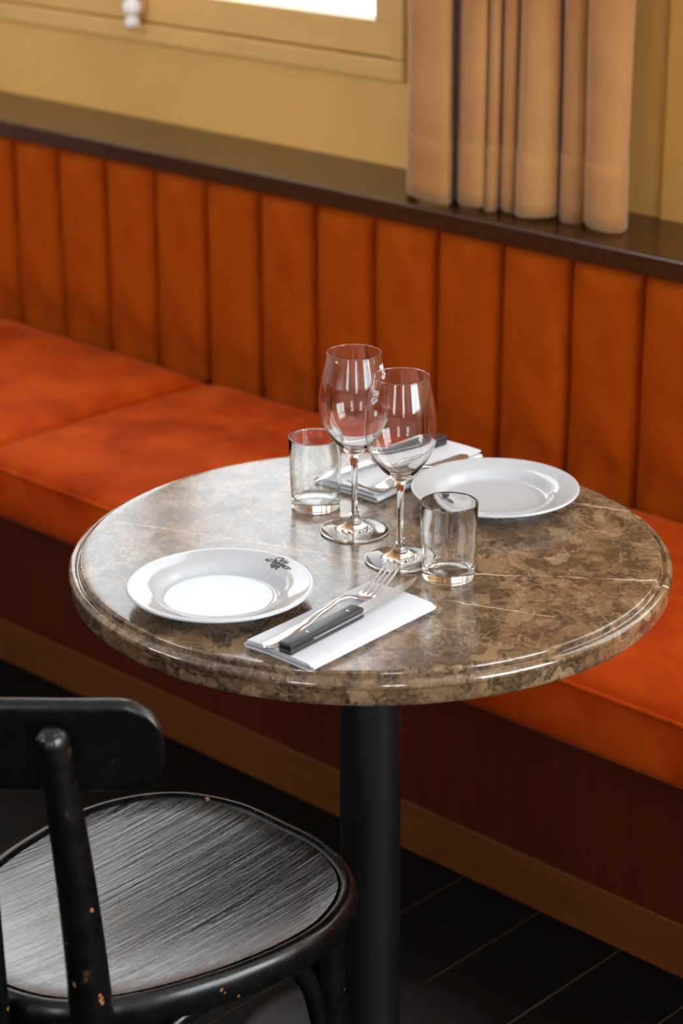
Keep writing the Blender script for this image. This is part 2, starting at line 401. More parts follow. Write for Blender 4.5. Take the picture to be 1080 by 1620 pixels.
# casement windows in the bench wall
def casement(name, xa, xb, latch=False):
    w = root(name)
    fy0, fy1 = YW - 0.012, YW + 0.07
    f = boxes('window_frame', [((xa - 0.0, fy0, WZ0), (xb + 0.0, fy1, WZ0 + 0.040)), ((xa, fy0, WZ1 - 0.04), (xb, fy1, WZ1)),
                               ((xa, fy0, WZ0 + 0.04), (xa + 0.03, fy1, WZ1 - 0.04)), ((xb - 0.03, fy0, WZ0 + 0.04), (xb, fy1, WZ1 - 0.04))], 'ochre_gloss', w, 0.004, 2)
    xm = (xa + xb) / 2
    z0, z1 = WZ0 + 0.043, WZ1 - 0.043
    for (sa, sb) in ((xa + 0.033, xm - 0.002), (xm + 0.002, xb - 0.033)):
        sy0, sy1 = YW - 0.004, YW + 0.045
        g = 0.048
        zb = z0 + 0.067
        s = boxes('sash', [((sa, sy0, z0), (sb, sy1, zb)), ((sa, sy0, z1 - 0.06), (sb, sy1, z1)), ((sa, sy0, zb), (sa + g, sy1, z1 - 0.06)), ((sb - g, sy0, zb), (sb, sy1, z1 - 0.06))], 'ochre_gloss', w, 0.0025, 2)
        boxes('pane', [((sa + g - 0.006, YW + 0.018, zb - 0.006), (sb - g + 0.006, YW + 0.022, z1 - 0.054))], 'pane', s)
    boxes('outer_sill', [((xa, YW + 0.072, WZ0 - 0.03), (xb, YW + 0.135, WZ0 + 0.082))], 'white_sill', w, 0.01, 2)
    if latch:
        # astragal on the meeting stiles and the white porcelain bolt at its foot
        boxes('astragal', [((xm - 0.016, YW - 0.016, z0 + 0.015), (xm + 0.016, YW - 0.003, z1 - 0.01))], 'ochre_gloss', w, 0.004, 2)
        l = shade(link('latch', lathe_mesh([(0, 0.0), (0.008, 0.0), (0.0125, 0.004), (0.0135, 0.012), (0.011, 0.019), (0.0075, 0.022), (0.0085, 0.027), (0.0155, 0.032), (0.0165, 0.042), (0.0145, 0.052), (0.009, 0.058), (0.007, 0.066), (0.007, 0.3), (0, 0.3)], 24), 'white_enamel', w))
        l.scale = (1.25, 1.25, 1.0); l.location = (-1.830, YW - 0.030, 1.073)
        boxes('keeper', [((-1.848, YW - 0.026, 1.062), (-1.812, YW - 0.003, 1.078))], 'ochre_gloss', w, 0.003, 2)
    return w
struct(casement('window_1', -2.585, -1.072, True), 'ochre casement window beside the curtain')
struct(casement('window_2', -4.25, -2.75), 'ochre casement window further along the bench')
struct(casement('window_7', 0.12, 1.62), 'ochre casement window right of the pilaster')
def fixed_window(name, vertical_x, a, b, z0, z1, at):
    w = root(name); d = 0.05
    def bx_(p, q, r, s):   # along, z
        return ((at - d, p, r), (at + d, q, s)) if vertical_x else ((p, at - d, r), (q, at + d, s))
    boxes('window_frame', [bx_(a, b, z0, z0 + 0.06), bx_(a, b, z1 - 0.06, z1), bx_(a, a + 0.06, z0 + 0.06, z1 - 0.06), bx_(b - 0.06, b, z0 + 0.06, z1 - 0.06)], 'ochre_gloss', w, 0.004)
    m1 = (a + b) / 2; zt = z1 - 0.52
    boxes('mullion', [bx_(m1 - 0.03, m1 + 0.03, z0 + 0.06, z1 - 0.06)], 'ochre_gloss', w, 0.004)
    boxes('transom', [bx_(a + 0.06, b - 0.06, zt - 0.025, zt + 0.025)], 'ochre_gloss', w, 0.004)
    d = 0.003
    for p, q in ((a + 0.055, m1 - 0.025), (m1 + 0.025, b - 0.055)):
        for r, s in ((z0 + 0.055, zt - 0.02), (zt + 0.02, z1 - 0.055)):
            boxes('pane', [bx_(p, q, r, s)], 'pane', w)
    return w
struct(fixed_window('window_3', True, RW[0], RW[1], RW[2], RW[3], XR + 0.08), 'tall street window in the right-hand wall')
struct(fixed_window('window_4', False, BW[0], BW[1], BW[2], BW[3], YR - 0.08), 'tall window in the wall behind the viewer')

struct(fixed_window('window_5', True, *RW2, XR + 0.08), 'narrow street window in the right-hand wall')
struct(fixed_window('window_6', False, *BW2, YR - 0.08), 'narrow window in the wall behind the viewer')

# ledge on top of the bench back
LEDGE = struct(boxes('trim_1', [((-5.2, 1.02, 0.8375), (2.3, YW + 0.002, 0.8745))], 'ledge_wood', None, 0.004, 3), 'dark brown varnished wooden ledge along the top of the bench')

# ------------------------------------------------------------------ banquette
ban = thing('banquette', 'long dark red-brown wooden bench base under the orange seat cushions', 'bench', (0, 0, 0))
BX0, BX1 = -5.19, 2.3
SEAMX = -2.0395
boxes('base_panel', [((BX0, Y_PANEL, 0.086), (BX1, Y_PANEL + 0.02, 0.316))], 'panel_wood', ban, 0.001, 1)['label'] = 'dark red-brown wooden front panel'
boxes('plinth', [((BX0, Y_PANEL - 0.004, 0.001), (BX1, Y_PANEL + 0.02, 0.0865))], 'plinth_wood', ban, 0.0015, 1)['label'] = 'lighter brown skirting board'
boxes('seat_deck', [((BX0, Y_PANEL + 0.02, 0.290), (BX1, 1.09, 0.316))], 'panel_wood', ban)
bk = thing('upholstered_panel', 'rust-orange velvet bench back sewn in upright channels, below the brown ledge', 'bench back', (0, 0, 0))
boxes('back_board', [((BX0, 1.0535, 0.317), (BX1, 1.09, 0.8365))], 'velvet_back', bk)
CW = 0.1534
def channel_mesh(seed):
    rnd = random.Random(seed)
    nu, nv = 17, 26; z0, z1 = 0.415, 0.8365
    ph = [rnd.uniform(0, 6.28) for _ in range(6)]
    verts, faces = [], []
    for j in range(nv):
        v = j / (nv - 1)
        # denser rows at the top
        vv = v ** 0.8
        z = z0 + (z1 - z0) * vv
        dtop = (z1 - z); top = min(1, max(0, dtop / 0.030)); tp = math.sqrt(max(0, 1 - (1 - top) ** 2))
        lo = (z - z0) / (z1 - z0)
        depth = 0.027 * (0.30 + 0.70 * tp) * (1.0 + 0.08 * math.sin(lo * 3.1 + ph[0]) + 0.10 * (1 - lo))
        for i in range(nu):
            u = i / (nu - 1); s = abs(2 * u - 1)
            su = (2 * u - 1)
            su = math.copysign(1 - (1 - abs(su)) ** 1.35, su)
            prof = (1 - abs(su) ** 3.2) ** 0.55
            x = su * (CW / 2 - 0.0006)
            y = 1.053 - depth * prof - 0.0012 * prof * (math.sin(9 * u + 14 * lo + ph[1]) + math.sin(21 * lo + 4 * u + ph[2]) * 0.6)
            pk = 0.0022 * prof * math.sin(u * 19 + ph[3]) * math.exp(-dtop / 0.035)
            verts.append((x + 0.0012 * math.sin(7 * lo + ph[4]) * (1 - s * s), y + pk, z))
    for j in range(nv - 1):
        for i in range(nu - 1):
            a = j * nu + i; faces.append((a, a + 1, a + nu + 1, a + nu))
    # closed back
    base = len(verts)
    for j in range(nv):
        verts.append((-CW / 2 + 0.0006, 1.06, verts[j * nu][2])); verts.append((CW / 2 - 0.0006, 1.06, verts[j * nu][2]))
    for j in range(nv - 1):
        a = base + 2 * j; faces.append((a, a + 2, a + 3, a + 1))
        faces.append((j * nu, (j + 1) * nu, a + 2, a)); faces.append((j * nu + nu - 1, a + 1, a + 3, (j + 1) * nu + nu - 1))
    me = mesh(verts, faces); me.polygons.foreach_set('use_smooth', [True] * len(me.polygons)); me.set_sharp_from_angle(angle=math.radians(70))
    me.materials.append(M['velvet_back']); return me
chs = [channel_mesh(s) for s in range(6)]
i0 = int((BX0 - SEAMX) / CW); i = i0; last = -1
while SEAMX + (i + 1) * CW < BX1:
    q = random.choice([a for a in range(6) if a != last]); last = q
    o = bpy.data.objects.new('channel', chs[q]); COL.objects.link(o); o.parent = bk
    o.location = (SEAMX + (i + 0.5) * CW, random.uniform(-0.001, 0.001), 0); i += 1

# seat cushions: loose box cushions side by side, piped along the front edge
def cushion(xa, xb, label):
    w = xb - xa; xm = (xa + xb) / 2
    ya, yb, z0, z1 = 0.417, 1.016, 0.3165, 0.416
    t = thing('seat_cushion', label, 'cushion', (xm, 0, 0), group='bench seat cushions')
    nx = int(w / 0.03) + 2; ny = 30
    rnd = random.Random(int(xa * 100)); ph = [rnd.uniform(0, 6.28) for _ in range(5)]
    def ztop(x, y):
        ex = min((x + w / 2), (w / 2 - x)); ey = min(y - ya, yb - y)
        e = min(1, max(0, ex) / 0.10); f = min(1, max(0, ey) / 0.085)
        s = math.sqrt(max(0, 1 - (1 - e) ** 2)) * math.sqrt(max(0, 1 - (1 - f) ** 2))
        wr = 0.0022 * math.sin(9 * x + ph[0] + 3 * y) * math.sin(11 * y + ph[1]) + 0.0012 * math.sin(31 * x + 12 * y + ph[2])
        return z1 + 0.030 * s + wr * s
    verts, faces = [], []
    def coord(n, i, a, b):
        t_ = i / (n - 1); t_ = 0.5 - 0.5 * math.cos(math.pi * t_) * (0.75) - 0.5 * (1 - 2 * t_) * 0.25
        return a + (b - a) * t_
    for j in range(ny):
        for i_ in range(nx):
            x = coord(nx, i_, -w / 2 + 0.001, w / 2 - 0.001); y = coord(ny, j, ya, yb); verts.append((x, y, ztop(x, y)))
    for j in range(ny - 1):
        for i_ in range(nx - 1):
            a = j * nx + i_; faces.append((a, a + 1, a + nx + 1, a + nx))
    # sides: border ring going down with a soft lower edge
    border = [i_ for i_ in range(nx)] + [j * nx + nx - 1 for j in range(1, ny)] + [(ny - 1) * nx + i_ for i_ in range(nx - 2, -1, -1)] + [j * nx for j in range(ny - 2, 0, -1)]
    prev = border
    for zz, ins in ((0.400, -0.002), (0.36, -0.003), (0.330, -0.002), (z0, 0.006)):
        cur = []
        for b in border:
            x, y, _ = verts[b]
            sx = 1 - ins / (w / 2)
            yy = min(max(y, ya + ins), yb - ins) if ins > 0 else (y + ins if y < ya + 0.001 else y)
            cur.append(len(verts)); verts.append((max(-w / 2 + 0.001, min(w / 2 - 0.001, x * (sx if ins > 0 else 1))), yy, zz))
        for k_ in range(len(border)):
            k2 = (k_ + 1) % len(border); faces.append((prev[k_], prev[k2], cur[k2], cur[k_]))
        prev = cur
    faces.append(tuple(prev))
    c = link('cover', mesh(verts, faces), 'velvet_seat', t); shade(c, 60)
    path = [(-w / 2 + 0.004 + (w - 0.008) * k_ / 40, ya - 0.0015, 0.4165) for k_ in range(41)]
    shade(link('piping', tube_mesh(path, [0.0042] * 41, 8), 'velvet_seat', t))
    return t
cushion(-3.60, -1.402, 'rust-orange velvet seat cushion at the far left, beyond the crosswise seam')
cushion(-1.400, 1.60, 'long rust-orange velvet seat cushion directly behind the round table')

# ------------------------------------------------------------------ curtain
def curtain():
    t = thing('curtain', 'heavy tan pleated curtain hanging beside the window onto the ledge', 'curtain', (0, 0, 0))
    ctrl = [(-0.9484, 1.14), (-0.9314, 1.1), (-0.9058, 1.07), (-0.8765, 1.053), (-0.844, 1.051), (-0.815, 1.056), (-0.8074, 1.068), (-0.8248, 1.095), (-0.8372, 1.118), (-0.8125, 1.1), (-0.7875, 1.078), (-0.7638, 1.066), (-0.7422, 1.065), (-0.7354, 1.076), (-0.751, 1.098), (-0.7723, 1.118), (-0.7455, 1.095), (-0.7285, 1.08), (-0.7149, 1.076), (-0.7116, 1.086), (-0.7328, 1.115), (-0.7562, 1.145), (-0.731, 1.12), (-0.7074, 1.095), (-0.6884, 1.086), (-0.6772, 1.09), (-0.6909, 1.112), (-0.7045, 1.125), (-0.6703, 1.092), (-0.6411, 1.072), (-0.6193, 1.073), (-0.6049, 1.083), (-0.5966, 1.099), (-0.6049, 1.122), (-0.6213, 1.15), (-0.5989, 1.125), (-0.5798, 1.106), (-0.5592, 1.099), (-0.543, 1.103), (-0.5395, 1.118), (-0.5605, 1.14), (-0.5336, 1.112), (-0.5129, 1.092), (-0.4899, 1.083), (-0.4681, 1.086), (-0.4532, 1.098), (-0.4599, 1.125), (-0.4843, 1.16), (-0.5203, 1.185)]
    prof = catmull([(x, y, 0) for x, y in ctrl], 6)
    nz = 44; H0, H1 = 0.8765, 2.95
    cx = -0.70
    verts, faces = [], []
    n = len(prof)
    for j in range(nz):
        f = (j / (nz - 1)) ** 1.5; z = H0 + (H1 - H0) * f
        for i_, p_ in enumerate(prof):
            u = i_ / (n - 1)
            sq = 1 - 0.012 * math.sin(min(1, f * 3) * 1.4)
            x = cx + (p_.x - cx) * sq + 0.0025 * math.sin(3.0 * z + 9 * u) * min(1, f * 6)
            y = p_.y + 0.004 * math.sin(2.6 * z + 17 * u) * min(1, f * 6)
            flare = math.exp(-(z - H0) / 0.05) * 0.003
            y -= flare * (1 if p_.y < 1.09 else -0.4)
            zz = z + (0.0035 * math.sin(u * 31) if j == 0 else 0) + (0.002 if j == 0 else 0)
            verts.append((x, y, zz))
    for j in range(nz - 1):
        for i_ in range(n - 1):
            a = j * n + i_; faces.append((a, a + 1, a + n + 1, a + n))
    me = mesh(verts, faces)
    o = link('drape', me, 'curtain', t, True)
    md = o.modifiers.new('thickness', 'SOLIDIFY'); md.thickness = 0.0032; md.offset = 0
    # stitched hem fold: a second layer of cloth over the lowest 12 cm
    v2, f2 = [], []
    hz = 5
    for j in range(hz):
        z = 0.880 + (0.118 - 0.004) * j / (hz - 1)
        for i_, p_ in enumerate(prof):
            u = i_ / (n - 1)
            a = prof[max(i_ - 1, 0)]; b = prof[min(i_ + 1, n - 1)]; tn = (b - a).normalized(); nr = Vector((tn.y, -tn.x, 0))
            f = ((z - H0) / (H1 - H0)); sq = 1 - 0.012 * math.sin(min(1, f * 3) * 1.4)
            x = cx + (p_.x - cx) * sq + 0.0025 * math.sin(3.0 * z + 9 * u) * min(1, f * 6)
            y = p_.y + 0.004 * math.sin(2.6 * z + 17 * u) * min(1, f * 6)
            y -= math.exp(-(z - H0) / 0.05) * 0.003 * (1 if p_.y < 1.09 else -0.4)
            off = 0.0024
            v2.append((x + nr.x * off, y + nr.y * off, z + (0.0035 * math.sin(u * 31) if j == 0 else 0)))
    for j in range(hz - 1):
        for i_ in range(n - 1):
            a = j * n + i_; f2.append((a, a + 1, a + n + 1, a + n))
    h = link('hem', mesh(v2, f2), 'curtain', t, True)
    md = h.modifiers.new('thickness', 'SOLIDIFY'); md.thickness = 0.0014; md.offset = 0
    return t
curtain()

# ------------------------------------------------------------------ table
TZ = 0.75
def table():
    t = thing('bistro_table', 'round brown marble bistro table with moulded edge on a black pedestal', 'table', (0, 0, 0))
    prof = [(0, 0.75), (0.20, 0.75), (0.345, 0.75), (0.3562, 0.75), (0.3576, 0.74975), (0.3588, 0.7490), (0.3596, 0.7479), (0.3599, 0.7464), (0.3599, 0.7436), (0.3604, 0.7422), (0.3615, 0.7415), (0.3628, 0.7415), (0.3638, 0.7420), (0.3646, 0.7429), (0.3654, 0.7437),
            (0.3666, 0.7441), (0.3684, 0.7438), (0.3704, 0.7430), (0.3721, 0.7415), (0.3733, 0.7394), (0.3738, 0.7370), (0.3736, 0.7350), (0.3727, 0.7337), (0.3719, 0.7328), (0.3718, 0.7310), (0.3720, 0.7190), (0.3714, 0.7162), (0.3698, 0.7136), (0.3670, 0.7125), (0.30, 0.7125), (0, 0.7125)]
    o = link('table_top', lathe_mesh(prof, 192), 'marble', t); shade(o, 25); o['label'] = 'polished brown marble top'
    shade(link('mounting_plate', lathe_mesh([(0, 0.712), (0.12, 0.712), (0.12, 0.706), (0.045, 0.702), (0, 0.702)], 48), 'black_metal', t))
    o = link('pedestal', lathe_mesh([(0, 0.708), (0.0388, 0.708), (0.0395, 0.704), (0.0400, 0.03), (0.043, 0.022), (0, 0.022)], 64), 'black_metal', t); shade(o); o['label'] = 'black painted steel column'
    shade(link('base_plate', lathe_mesh([(0, 0.026), (0.045, 0.026), (0.08, 0.022), (0.165, 0.013), (0.184, 0.010), (0.188, 0.006), (0.188, 0.0), (0, 0.0)], 96), 'black_metal', t))
    return t
table()

# ------------------------------------------------------------------ plates
def strokes_mesh(lines, nib=0.5, w=0.06, ang=45, mapf=None, thick=0.0002):
    """broad-nib pen strokes as flat ribbons; 2D polylines mapped onto a surface by mapf(x,y,h)"""
    verts, faces = [], []
    ca, sa = math.cos(math.radians(ang)), math.sin(math.radians(ang))
    for ln in lines:
        pts = catmull([(x, y, 0) for x, y in ln], 5) if len(ln) > 2 else [Vector((x, y, 0)) for x, y in ln]
        rows = []
        for i_, p_ in enumerate(pts):
            d = (pts[min(i_ + 1, len(pts) - 1)] - pts[max(i_ - 1, 0)]).normalized()
            nrm = Vector((-d.y, d.x, 0))
            wd = w * (nib + (1 - nib) * abs(d.x * sa - d.y * ca))
            row = []
            for s in (-1, 1):
                q = p_ + nrm * s * wd / 2
                for h in (0, thick): row.append(len(verts)); verts.append(mapf(q.x, q.y, h))
            rows.append(row)
        for A, B in zip(rows[:-1], rows[1:]):
            faces += [(A[1], A[3], B[3], B[1]), (A[0], B[0], B[2], A[2]), (A[0], A[1], B[1], B[0]), (A[2], B[2], B[3], A[3])]
        faces += [(rows[0][0], rows[0][2], rows[0][3], rows[0][1]), (rows[-1][0], rows[-1][1], rows[-1][3], rows[-1][2])]
    return mesh(verts, faces)
def swirl(cx, cy, r, a0, a1, n=8, k=0.35):
    return [(cx + r * (1 - (1 - k) * t / n) * math.cos(math.radians(a0 + (a1 - a0) * t / n)), cy + r * (1 - (1 - k) * t / n) * math.sin(math.radians(a0 + (a1 - a0) * t / n))) for t in range(n + 1)]
# ornate three-line blackletter crest, first line reads "Cafe"; unit box about 2 wide x 1.2 high
LOGO = []
LOGO += [[(-0.28, 0.62), (-0.36, 0.68), (-0.52, 0.62), (-0.60, 0.42), (-0.52, 0.26), (-0.36, 0.28)], [(-0.36, 0.68), (-0.2, 0.70), (-0.18, 0.55), (-0.30, 0.48)]]           # C
LOGO += [[(-0.12, 0.46), (-0.22, 0.44), (-0.22, 0.30), (-0.12, 0.30)], [(-0.10, 0.50), (-0.10, 0.30), (-0.04, 0.27)]]                                                   # a
LOGO += [[(0.12, 0.60), (0.04, 0.60), (0.04, 0.24)], [(-0.04, 0.46), (0.12, 0.46)]]                                                                                       # f
LOGO += [[(0.18, 0.38), (0.30, 0.42), (0.26, 0.48), (0.18, 0.44), (0.17, 0.33), (0.30, 0.28)], [(0.24, 0.54), (0.32, 0.62)]]                                              # e with accent
LOGO += [[(-0.62, 0.20), (-0.86, 0.16), (-1.00, 0.02), (-0.92, -0.12), (-0.76, -0.08), (-0.78, 0.04)], swirl(-0.98, 0.0, 0.12, 90, 400), [(-0.74, -0.10), (-0.5, 0.10), (-0.36, 0.24)]]
for q in range(9):                                                                                                                                                        # minims of the second line
    x_ = -0.50 + q * 0.115; b_ = 0.12 if q % 3 else 0.22
    LOGO.append([(x_ - 0.02, b_), (x_ + 0.01, 0.06), (x_, -0.10), (x_ + 0.04, -0.16)])
    LOGO.append([(x_, b_ - 0.02), (x_ + 0.09, 0.02 if q % 2 else -0.02)])
LOGO += [[(0.54, 0.16), (0.54, -0.12)], [(0.62, 0.12), (0.78, 0.10), (0.72, 0.0), (0.84, -0.08), (0.70, -0.14)], swirl(0.92, 0.04, 0.12, -60, 240), [(0.46, -0.16), (0.7, -0.18), (0.9, -0.06)]]
for q in range(5):                                                                                                                                                        # third line
    x_ = -0.26 + q * 0.12
    LOGO.append([(x_ - 0.02, -0.22), (x_ + 0.02, -0.30), (x_, -0.46), (x_ + 0.05, -0.50)]); LOGO.append([(x_, -0.24), (x_ + 0.09, -0.34)])
LOGO += [swirl(-0.34, -0.42, 0.10, 60, 360), [(-0.04, -0.5), (-0.10, -0.64), (-0.2, -0.60), (-0.14, -0.5)], [(0.2, -0.48), (0.24, -0.62), (0.34, -0.60)], [(-0.46, -0.2), (-0.40, -0.34)]]

PLATE = [(0, 0.0030), (0.050, 0.0030), (0.052, 0.0008), (0.054, 0.0), (0.058, 0.0), (0.0605, 0.0012), (0.062, 0.0045), (0.070, 0.0085), (0.078, 0.0125), (0.095, 0.0170), (0.107, 0.0196), (0.1094, 0.0206), (0.1102, 0.0220), (0.1096, 0.0234), (0.1078, 0.0238), (0.1050, 0.0233),
         (0.100, 0.0222), (0.090, 0.0200), (0.0815, 0.0178), (0.0775, 0.0160), (0.0740, 0.0132), (0.0710, 0.0104), (0.0685, 0.0085), (0.0668, 0.0078), (0.0655, 0.0074), (0.0640, 0.0070), (0.060, 0.0066), (0.03, 0.0064), (0, 0.0064)]
def rim_z(r):
    up = PLATE[13:]
    for (ra, za), (rb, zb) in zip(up[:-1], up[1:]):
        if rb <= r <= ra: return za + (zb - za) * (ra - r) / (ra - rb)
    return 0.0065
pl_me = lathe_mesh(PLATE, 128)
def plate(x, y, rz, label, logo_ang):
    t = thing('dinner_plate', label, 'plate', (x, y, TZ), rz, 'dinner plates on the marble table')
    shade(link('dish', pl_me, 'porcelain', t), 60)
    S = 0.0205
    def mp(u, v, h):
        r = 0.0925 + v * S * 0.80; a = math.radians(90) - u * S / 0.0925
        return (r * math.cos(a), r * math.sin(a), rim_z(r) + 0.00012 + h)
    o = link('crest', strokes_mesh(LOGO, 0.45, 0.085, 45, mp), 'black_print', t); o['label'] = 'small black blackletter crest printed on the rim'
    return t
plate(-0.013, -0.242, math.radians(-3), 'white rimmed plate with black crest, front left beside the folded napkin', 90)
plate(0.012, 0.226, math.radians(171), 'white rimmed plate at the bench side, behind the front tumbler', 90)

# ------------------------------------------------------------------ napkins
def napkin(x, y, rz, w, L, label, seed):
    t = thing('napkin', label, 'napkin', (x, y, TZ), rz, 'folded napkins')
    rnd = random.Random(seed); ph = [rnd.uniform(0, 6.28) for _ in range(6)]
    hw = w / 2
    # folded cloth seen from its end: one long spiral of linen
    path = [(-hw + 0.006, 0.0098), (-hw * 0.4, 0.0104), (hw * 0.3, 0.0106), (hw - 0.010, 0.0104), (hw - 0.004, 0.0090), (hw - 0.0008, 0.0056), (hw - 0.004, 0.0022), (hw - 0.010, 0.0010), (0, 0.0008), (-hw + 0.008, 0.0008), (-hw + 0.002, 0.0018), (-hw + 0.0006, 0.0036), (-hw + 0.003, 0.0052), (-hw + 0.010, 0.0058), (0, 0.0060), (hw - 0.016, 0.0064), (hw - 0.009, 0.0072)]
    pts = [p_ for p_ in catmull([(a, b, 0) for a, b in path], 5)]
    th = 0.0016
    n = len(pts); ny = 15
    verts, faces = [], []
    for j in range(ny):
        v = j / (ny - 1); yy = -L / 2 + L * v
        for sgn in (-1, 1):
            for i_, p_ in enumerate(pts):
                a = pts[max(i_ - 1, 0)]; b = pts[min(i_ + 1, n - 1)]; tn = (b - a).normalized(); nr = Vector((-tn.y, tn.x))
                xx = p_.x + nr.x * th / 2 * sgn; zz = p_.y + nr.y * th / 2 * sgn
                lift = p_.y / 0.0105
                xx += 0.0016 * math.sin(3.2 * v + ph[0]) * lift
                zz += lift * 0.0006 * math.sin(5 * v + 30 * p_.x + ph[1])
                yj = yy + (0.0022 * math.sin(14 * p_.x * 3 + ph[2]) + (0.003 if lift < 0.7 else 0.0) * rnd.uniform(0.8, 1.0)) * (1 if v > 0.98 or v < 0.02 else 0) * (1 if v < 0.02 else 0.6)
                verts.append((xx, yj, max(0.0001, zz)))
    for j in range(ny - 1):
        for s in (0, 1):
            for i_ in range(n - 1):
                a = (2 * j + s) * n + i_; b = (2 * j + 2 + s) * n + i_; faces.append((a, a + 1, b + 1, b))
        for i_ in (0, n - 1):
            faces.append(((2 * j) * n + i_, (2 * j + 1) * n + i_, (2 * j + 3) * n + i_, (2 * j + 2) * n + i_))
    for j in (0, ny - 1):
        for i_ in range(n - 1): faces.append(((2 * j) * n + i_, (2 * j) * n + i_ + 1, (2 * j + 1) * n + i_ + 1, (2 * j + 1) * n + i_))
    o = link('cloth', mesh(verts, faces), 'linen', t); shade(o, 60)
    return t
napkin(0.145, -0.203, math.radians(3.2), 0.106, 0.216, 'white folded napkin in front, between the crested plate and the table edge', 3)
napkin(-0.160, 0.232, math.radians(180 + 3.0), 0.112, 0.226, 'white folded napkin at the back, behind the wine glasses', 5)
NZ = TZ + 0.0114

# ------------------------------------------------------------------ cutlery
def ribbon(spine, widths, thick, crown=0.0):
    """bar following a spine in the y-z plane; each station has its half width and half thickness"""
    verts, faces, rings = [], [], []
    for (y, z, x), w, th in zip(spine, widths, thick):
        ring = []
        for (a, b) in ((-1, -0.35), (-0.8, -1), (0, -1 - crown), (0.8, -1), (1, -0.35), (1, 0.35), (0.8, 1), (0, 1 + crown), (-0.8, 1), (-1, 0.35)):
            ring.append(len(verts)); verts.append((x + a * w, y, z + b * th))
        rings.append(ring)
    n = len(rings[0])
    for A, B in zip(rings[:-1], rings[1:]):
        for k_ in range(n): faces.append((A[k_], A[(k_ + 1) % n], B[(k_ + 1) % n], B[k_]))
    faces.append(tuple(reversed(rings[0]))); faces.append(tuple(rings[-1]))
    return mesh(verts, faces)
def interp(tab, ys):
    out = []
    for y in ys:
        for (a, b) in zip(tab[:-1], tab[1:]):
            if a[0] <= y <= b[0] + 1e-9:
                f = (y - a[0]) / (b[0] - a[0]); f = f * f * (3 - 2 * f); out.append(tuple(p_ + (q - p_) * f for p_, q in zip(a[1:], b[1:]))); break
    return out
# y, z, half width, half thickness
FORK = [(0.000, 0.0016, 0.0035, 0.0012), (0.0015, 0.0016, 0.0062, 0.0014), (0.005, 0.0017, 0.0088, 0.0015), (0.012, 0.0018, 0.0100, 0.0015), (0.030, 0.0022, 0.0096, 0.0016), (0.065, 0.0048, 0.0066, 0.0018), (0.100, 0.0105, 0.0042, 0.0021), (0.128, 0.0142, 0.0034, 0.0022), (0.143, 0.0132, 0.0040, 0.0020), (0.155, 0.0092, 0.0070, 0.0016), (0.166, 0.0042, 0.0106, 0.0012), (0.174, 0.0024, 0.0118, 0.0011), (0.181, 0.0024, 0.0121, 0.0011)]
def fork(x, y, z, rz, label):
    t = thing('fork', label, 'fork', (x, y, z), rz, 'table forks on the napkins')
    ys = [0, 0.0007, 0.0015, 0.003, 0.005, 0.008, 0.012] + [0.012 + 0.169 * k_ / 44 for k_ in range(1, 45)]
    d = interp(FORK, ys)
    shade(link('handle', ribbon([(yy, q[0], 0) for yy, q in zip(ys, d)], [q[1] for q in d], [q[2] for q in d], 0.35), 'steel', t), 50)
    for k_ in range(4):
        off = (k_ - 1.5) * 0.0066
        sp, w, th = [], [], []
        for s in range(13):
            f = s / 12
            yy = 0.1795 + 0.0525 * f
            zz = 0.0024 + 0.0245 * f ** 1.45
            sp.append((yy, zz, off * (1 - 0.03 * f))); w.append(0.0019 * (1 - 0.25 * f) if s < 12 else 0.0007); th.append(0.0013 * (1 - 0.35 * f))
        shade(link('tine', ribbon(sp, w, th), 'steel', t), 50)
    return t
